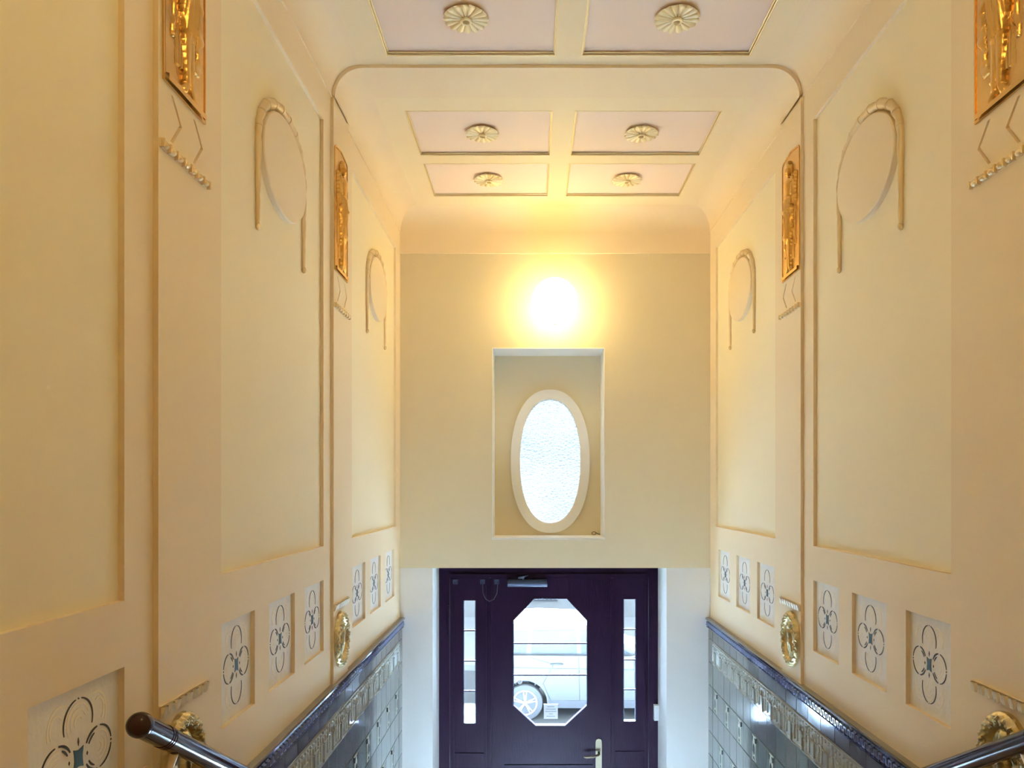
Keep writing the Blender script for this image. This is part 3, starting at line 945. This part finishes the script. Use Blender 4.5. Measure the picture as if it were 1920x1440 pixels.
# ------------------------------------------------------------------ lamps
def globe_lamp(x, y, z, m, r, label, d=1):
    t = empty('globe_lamp', (x, y, z), label, 'lamp')
    MB().ball((0, 0, 0), r, 40, 24).build('globe', m, t, smooth=80)
    MB().lathe([(.06, d * (r - .012)), (.075, d * (r + .004)), (.075, d * (r + .03)), (.0701, d * (r + .035))], (0, 0, 0), 'y', 28).build('wall_mount', M['white'], t, smooth=40)
    MB().lathe([(.008, -r - .006), (.012, -r - .003), (.012, -r + .006)], (0, 0, 0), 'z', 12).build('end_knob', M['white'], t, smooth=40)
    return t
gr = .171
globe_lamp(CAMX + (1040 - 998) / 1400 * (YE - gr - .035), YE - gr - .035, EYE + (917 - 564) / 1400 * (YE - gr - .035), M['opal'], gr, 'glowing white globe lamp on the far wall above the oval window')
t = empty('added_ceiling_globe', (0, .95, ZC1 - .20), 'unseen globe lamp added on the ceiling above the viewer to brighten the hall', 'lamp')  # added out of view, placed to lift the light on the nearer walls
MB().ball((0, 0, 0), .14, 40, 24).build('globe', M['opal2'], t, smooth=80)
MB().lathe([(.06, .125), (.075, .14), (.09, .18), (.09, .20)], (0, 0, 0), 'z', 28).build('ceiling_mount', M['white'], t, smooth=40)

# ------------------------------------------------------------------ entrance door
door = empty('door_1', (0, YD, 0), kind='structure')
DT = .055
ztop = zl + .03
fr = MB()
fr.box(DX0 - .0, xd(843), 0, .10, 0, ztop).box(xd(1216.5), DX1, 0, .10, 0, ztop).box(xd(843), xd(1216.5), 0, .10, zd(1083), ztop)
fr.build('door_frame', M['mahogany'], door)
MB().box(xd(846), xd(1214), -.012, 0, zd(1080), zd(1076)).box(DX0, DX1, -.03, 0.0, zl - .022, zl + .02).build('head_moulding', M['mahogany'], door)
def slab(nm, xa, xb, hole, par):
    m = MB().poly([(xa, .01), (xb, .01), (xb, zd(1083.5)), (xa, zd(1083.5))], [hole], 'y', .015, .015 + DT)
    return m.build(nm, M['mahogany'], par)
def panes(par, segs, muntins):
    for s_ in segs:
        MB().poly(s_, [], 'y', .040, .046).build('pane', M['glass'], par)
    for a in muntins:
        MB().box(*a[:2], .034, .052, *a[2:]).build('glazing_bar', M['mahogany'], par)
def bevel(par, outline, cx, cz):
    # pale cut rim round the pane opening
    pts = [(x, .016, z) for x, z in outline]
    MB().tube(pts, .0045, 8, closed=True).build('glazing_bead', M['steel'], par, smooth=60)
# side leaves
for (xa, xb, gx0, gx1, gy0, gy1, mu) in ((843.5, 918, 869, 891.5, 1126.5, 1357, (1184, 1241, 1298)), (1149.5, 1216, 1169.5, 1192.5, 1124, 1353.5, (1181.5, 1239, 1295))):
    X0, X1, ZT, ZB = xd(gx0), xd(gx1), zd(gy0), zd(gy1)
    lf = slab('side_leaf', xd(xa), xd(xb), [(X0, ZB), (X1, ZB), (X1, ZT), (X0, ZT)], door)
    bevel(lf, [(X0, ZB), (X1, ZB), (X1, ZT), (X0, ZT)], 0, 0)
    zs = [ZT] + [zd(q) for q in mu] + [ZB]
    segs = [[(X0 - .005, zs[i + 1] + .001), (X1 + .005, zs[i + 1] + .001), (X1 + .005, zs[i] - .001), (X0 - .005, zs[i] - .001)] for i in range(4)]
    panes(lf, segs, [(X0, X1, z - .005, z + .005) for z in zs[1:-1]])
    # raised panel mouldings below the glass
    MB().poly([(X0 - .07, .25), (X1 + .07, .25), (X1 + .07, ZB - .25), (X0 - .07, ZB - .25)], [[(X0 - .05, .27), (X1 + .05, .27), (X1 + .05, ZB - .27), (X0 - .05, ZB - .27)]], 'y', .006, .016).build('panel_moulding', M['mahogany'], lf)
    for q in (X0 - .085, X1 + .085):
        MB().box(q - .004, q + .004, .008, .016, .3, zd(1100)).build('reed_moulding', M['mahogany'], lf)
# main leaf
oc = [(1001.5, 1123), (1063, 1123), (1101, 1164), (1101, 1324.5), (1060, 1361.8), (1004, 1361.8), (962.5, 1324.5), (962.5, 1164)]
oc = [(xd(a), zd(b)) for a, b in oc]
lf = slab('door_leaf', xd(919.5), xd(1148), oc, door)
bevel(lf, oc, 0, 0)
m1, m2 = zd(1208), zd(1267.8)
e = .004
panes(lf, [[oc[7], (oc[7][0], m1 + e), (oc[2][0], m1 + e), oc[2], oc[1], oc[0]],
           [(oc[6][0], m2 + e), (oc[2][0], m2 + e), (oc[2][0], m1 - e), (oc[6][0], m1 - e)],
           [oc[6], oc[5], oc[4], oc[3], (oc[3][0], m2 - e), (oc[6][0], m2 - e)]],
      [(oc[6][0], oc[2][0], m1 - .0055, m1 + .0055), (oc[6][0], oc[2][0], m2 - .0055, m2 + .0055)])
MB().box(xd(916), xd(922), -.004, .016, .01, zd(1084)).build('astragal', M['mahogany'], lf)
MB().box(xd(1146), xd(1151), -.004, .016, .01, zd(1084)).build('astragal', M['mahogany'], lf)
MB().poly([(xd(945), .2), (xd(1118) - .03, .2), (xd(1118) - .03, .95), (xd(945), .95)], [[(xd(945) + .02, .22), (xd(1118) - .05, .22), (xd(1118) - .05, .93), (xd(945) + .02, .93)]], 'y', .006, .016).build('panel_moulding', M['mahogany'], lf)
# lock plate and lever
px0, px1 = xd(1117), xd(1128.5); cxh = (px0 + px1) / 2
pl = MB().poly([(px0, zd(1450)), (px1, zd(1450)), (px1, zd(1392))] + [(cxh + (px1 - cxh) * math.cos(a), zd(1391) + .024 * math.sin(a)) for a in (.4, .9, PI / 2, PI - .9, PI - .4)] + [(px0, zd(1392))], [], 'y', .007, .0155)
pl.lathe([(.0035, .005), (.0035, .008)], (cxh, 0, zd(1391)), 'y', 8).tube([(cxh, .004, zd(1437)), (cxh, .008, zd(1437))], .008, 12)
pl.build('lock_plate', M['brass'], lf, smooth=30)
hz = zd(1414)
MB().tube([(cxh, .010, hz + .01), (cxh, -.035, hz + .01), (cxh - .012, -.048, hz + .006), (cxh - .05, -.050, hz - .006), (xd(1099), -.050, hz - .008), (xd(1094), -.046, hz - .006)], [.010, .009, .010, .009, .0105, .006], 12).build('lever_handle', M['brass'], lf, smooth=50)
# closer
zc = zd(1092.5)
cl = MB().tube([(xd(952), -.03, zc), (xd(1026), -.03, zc)], .031, 20).box(xd(953), xd(1025), -.03, .016, zc - .028, zc + .028)
cl = cl.build('door_closer', M['steel'], lf, smooth=40)
MB().tube([(xd(980), -.03, zc + .03), (xd(980), -.03, zc + .055)], .014, 12).tube([(xd(980), -.03, zc + .048), (xd(972), -.10, zc + .050), (xd(990), -.01, zc + .062)], .007, 8).box(xd(974), xd(988), -.012, .004, zc + .052, zc + .074).build('closer_arm', M['steel'], cl, smooth=40)
# hinge clips at the head
for q in (853.5, 904.5, 931):
    b = MB()
    for dx in (-.011, .011): b.ball((xd(q) + dx, .010, zd(1092.5)), .0055, 8, 6)
    b.box(xd(q) - .02, xd(q) + .02, .010, .016, zd(1096), zd(1087)); b.build('screw_plate', M['steel'], door)
for q, a, b in ((840, 1135, 1190), (1220.5, 1120, 1195)):
    MB().tube([(xd(q), -.006, zd(a)), (xd(q), -.006, zd(b))], .009, 10).build('hinge', M['mahogany'], door)
cb = MB().tube([(xd(905), -.004, zd(1096)), (xd(906), -.02, zd(1112)), (xd(911), -.035, zd(1122)), (xd(918), -.04, zd(1126)), (xd(926), -.035, zd(1123)), (xd(932), -.02, zd(1112)), (xd(933), -.004, zd(1096))], .0032, 8)
t = cb.build('contact_cable', M['dark'], None, (0, YD, 0), smooth=60)
setp(t, 'thin dark looped cable bridging the door leaf and left side leaf at the top', 'cable')
# sensor box on the right jamb
t = empty('contact_sensor', (DX1, YD - .05, zd(1348)), 'small white plastic box on the right door jamb', 'sensor')
xa, xb = xd(1225) - DX1, xd(1234) - DX1
MB().box(xa, xb, .0, .05, 0, zd(1320) - zd(1348)).build('housing', M['plastic'], t)
MB().box(xa + .004, xb - .004, -.004, 0, .01, .10).build('cover', M['plastic'], t)
# notice and sticker on the glass
t = empty('paper_notice', (xd(1033), YD + .037, zd(1350.5)), 'white paper notice taped low on the octagonal glass', 'notice')
h = zd(1322.5) - zd(1350.5); wd = (xd(1046.5) - xd(1020)) / 2
MB().box(-wd, wd, 0, .0015, 0, h).build('sheet', M['paper'], t)
b = MB()
for i, L in enumerate((.5, .7, .8, .3, .6)):
    z_ = h * (.82 - .16 * i); b.box(-wd * L, wd * L, -.0008, 0, z_ - .003, z_ + .003)
b.build('faded_print', M['print'], t)
t = empty('round_sticker', (xd(974.6), YD + .037, zd(1280.5)), 'small round white sticker with a tick, lower left of the octagonal glass', 'sticker')
MB().lathe([(.0001, 0), (.021, 0), (.021, .0015), (.0001, .0015)], (0, 0, 0), 'y', 24).build('disc', M['paper'], t)
MB().tube([(-.008, -.001, .001), (-.002, -.001, -.007), (.009, -.001, .009)], .0018, 6).build('tick', M['print'], t)

# ------------------------------------------------------------------ handrails
for R_ in (False, True):
    side = 1 if R_ else -1
    xr = side * (W - .083)
    dv = Vector((0, .532, -.303)).normalized()
    p0 = Vector((xr, Y(1.68), Z(-.572)))
    t = empty('handrail', p0, 'dark varnished wooden handrail %s' % ('along the right wall, rising out of the bottom right corner' if R_ else 'with a rounded end, along the left wall'), 'handrail')
    L = 3.3
    MB().tube([dv * a for a in (0.0, .1, L)], .0285, 28).build('rail', M['railwood'], t, smooth=50)
    MB().ball((0, 0, 0), .0315, 28, 18).build('rounded_end', M['railwood'], t, smooth=80)
    for q in (.128, .140, .152):
        MB().tube([dv * q, dv * (q + .006)], .0300, 28).build('turned_ring', M['railwood'], t, smooth=40)
    for q in (.2, 1.4, 2.5, 3.2):
        c = dv * q
        b = MB().tube([(side * .083, c.y - .0, c.z - .09), (side * .050, c.y, c.z - .095), (side * .015, c.y, c.z - .080), (0, c.y, c.z - .03)], [.009, .009, .009, .012], 12)
        b.lathe([(.0001, side * .081), (.024, side * .080), (.026, side * .074), (.016, side * .066), (.0001, side * .062)], (0, c.y, c.z - .09), 'x', 20)
        b.build('bracket', M['rope'], t, smooth=50)

# ------------------------------------------------------------------ outside
GZ = -.536
setp(MB().box(-14, 14, YD + .36, 24, GZ - .2, GZ).build('street_ground', M['street']), kind='structure')
setp(MB().box(-14, 14, YD + .36, 9.2, GZ, GZ + .12).build('pavement', M['kerb']), kind='structure')
setp(MB().box(-14, 14, 15.6, 24, GZ, GZ + .12).build('far_pavement', M['kerb']), kind='structure')
setp(MB().box(-.95, .95, YD + .30, YD + .75, GZ + .12, -.02).build('door_step', M['step']), kind='structure')
bl = empty('street_building', (0, 21.5, GZ + .12), 'pale building across the street seen through the top of the octagonal glass', 'building')
holes = []
for i in range(-4, 5):
    for j in range(2):
        x_, z_ = i * 2.6 + .4, 1.9 + j * 3.2
        holes.append([(x_, z_), (x_ + 1.2, z_), (x_ + 1.2, z_ + 1.8), (x_, z_ + 1.8)])
MB().poly([(-13, .9), (13, .9), (13, 8), (-13, 8)], holes, 'y', 0, .4).build('wall', M['facade'], bl)
MB().box(-13, 13, -.06, .4, 0, .9).build('plinth', M['plinth'], bl)
for h_ in holes:
    (a, b), (c, d) = h_[0], h_[2]
    wn = MB().poly([(a, b), (c, b), (c, d), (a, d)], [[(a + .07, b + .07), (c - .07, b + .07), (c - .07, d - .07), (a + .07, d - .07)]], 'y', .12, .2).build('window', M['white'], bl)
    MB().box(a + .06, c - .06, .15, .17, b + .06, d - .06).build('pane', M['carglass'], wn)
for x_ in (-.5, 1.1):
    g = MB()
    for i in range(9): g.box(x_ + i * .12, x_ + i * .12 + .04, -.10, -.06, .50, .78)
    g.box(x_ - .03, x_ + 1.04, -.10, -.06, .46, .50).box(x_ - .03, x_ + 1.04, -.10, -.06, .78, .82)
    g.build('basement_grille', M['dark'], bl)

# parked car: x along the street, local y away from the hall, z up
car = empty('parked_car', (-.30, 12.2, GZ), 'pale hatchback parked at the kerb, seen through the octagonal door glass', 'car')
def archpts(cx, r, n=12, rev=False):
    p = [(cx + r * math.cos(a), .30 + r * math.sin(a)) for a in [PI * i / n for i in range(n + 1)]]
    return p if not rev else p[::-1]
low = [(-.72, .30), (-.36, .22)] 
side_prof = [(-.70, .28)] + [(-.37, .24)] + [(q[0], q[1]) for q in archpts(0, .365)][::-1] + [(.37, .22), (2.10, .22)] + archpts(2.47, .365)[::-1] + [(2.85, .24), (3.12, .30), (3.16, .55), (3.10, .72), (2.85, .85), (2.2, 1.0), (1.95, 1.06), (-.62, 1.08), (-.74, .95), (-.78, .60)]
sp = []
for p in side_prof:
    if not sp or math.hypot(p[0] - sp[-1][0], p[1] - sp[-1][1]) > .01: sp.append((p[0], max(p[1], .2)))
body = MB().poly(sp, [], 'y', .0, 1.70).build('body', M['carpaint'], car)
MB().poly([(-.66, 1.04), (1.95, 1.04), (1.25, 1.50), (.9, 1.575), (.2, 1.60), (-.35, 1.57), (-.50, 1.50)], [], 'y', .12, 1.58).build('cabin', M['carpaint'], car)
for pts in ([(-.48, 1.10), (.02, 1.09), (.06, 1.44), (-.30, 1.46)], [(.10, 1.09), (.86, 1.08), (.84, 1.47), (.13, 1.46)], [(.93, 1.08), (1.74, 1.08), (1.22, 1.42), (.91, 1.47)]):
    MB().poly(pts, [], 'y', .105, .13).build('side_window', M['carglass'], car)
for pts in ([(.47, .93), (.30, .62), (.42, .34)], [(.47, .93), (.07, 1.05)], [(.88, 1.06), (.90, .28)], [(1.78, 1.05), (1.80, .60), (1.85, .28)]):
    MB().tube([(a, .0, b) for a, b in pts], .006, 6).build('door_seam', M['dark'], car)
MB().tube([(-.2, -.002, .88), (.5, -.002, .86), (2.3, -.002, .84)], .008, 6).build('body_crease', M['carpaint'], car)
for x_ in (.52, 1.42):
    MB().tube([(x_ - .10, -.005, .935), (x_ - .07, -.035, .94), (x_ + .07, -.035, .94), (x_ + .10, -.005, .935)], .013, 8).build('door_handle', M['carpaint'], car, smooth=50)
MB().poly([(-.76, .86), (-.45, .92), (-.40, .99), (-.70, 1.02)], [], 'y', -.012, .02).build('tail_light', M['red'], car)
MB().poly([(2.75, .66), (3.08, .62), (3.08, .72), (2.85, .80)], [], 'y', -.012, .02).build('head_lamp', M['plastic'], car)
MB().poly([(.36, .22), (2.12, .22), (2.12, .34), (.40, .34)], [], 'y', -.012, .02).build('sill', M['dark'], car)
for wx in (0, 2.47):
    for wy in (.02, 1.50):
        wh = MB().lathe([(.205, .0), (.215, -.0), (.285, .01), (.298, .04), (.298, .16), (.285, .19), (.2, .2)], (wx, wy - .02, .30), 'y', 36).build('wheel', M['rubber'], car, smooth=40)
        r_ = MB().tube([(wx + .195 * math.cos(2 * PI * i / 36), wy - .02, .30 + .195 * math.sin(2 * PI * i / 36)) for i in range(36)], .014, 8, closed=True)
        for i in range(10):
            a = 2 * PI * (i // 2) / 5 + (.13 if i % 2 else -.13) + .3
            r_.tube([(wx + .03 * math.cos(a), wy - .025, .30 + .03 * math.sin(a)), (wx + .19 * math.cos(a), wy - .02, .30 + .19 * math.sin(a))], [.016, .011], 6)
        r_.lathe([(.0001, -.02), (.035, -.015), (.04, .0)], (wx, wy - .02, .30), 'y', 16)
        r_.build('alloy_rim', M['rim'], wh, smooth=40)
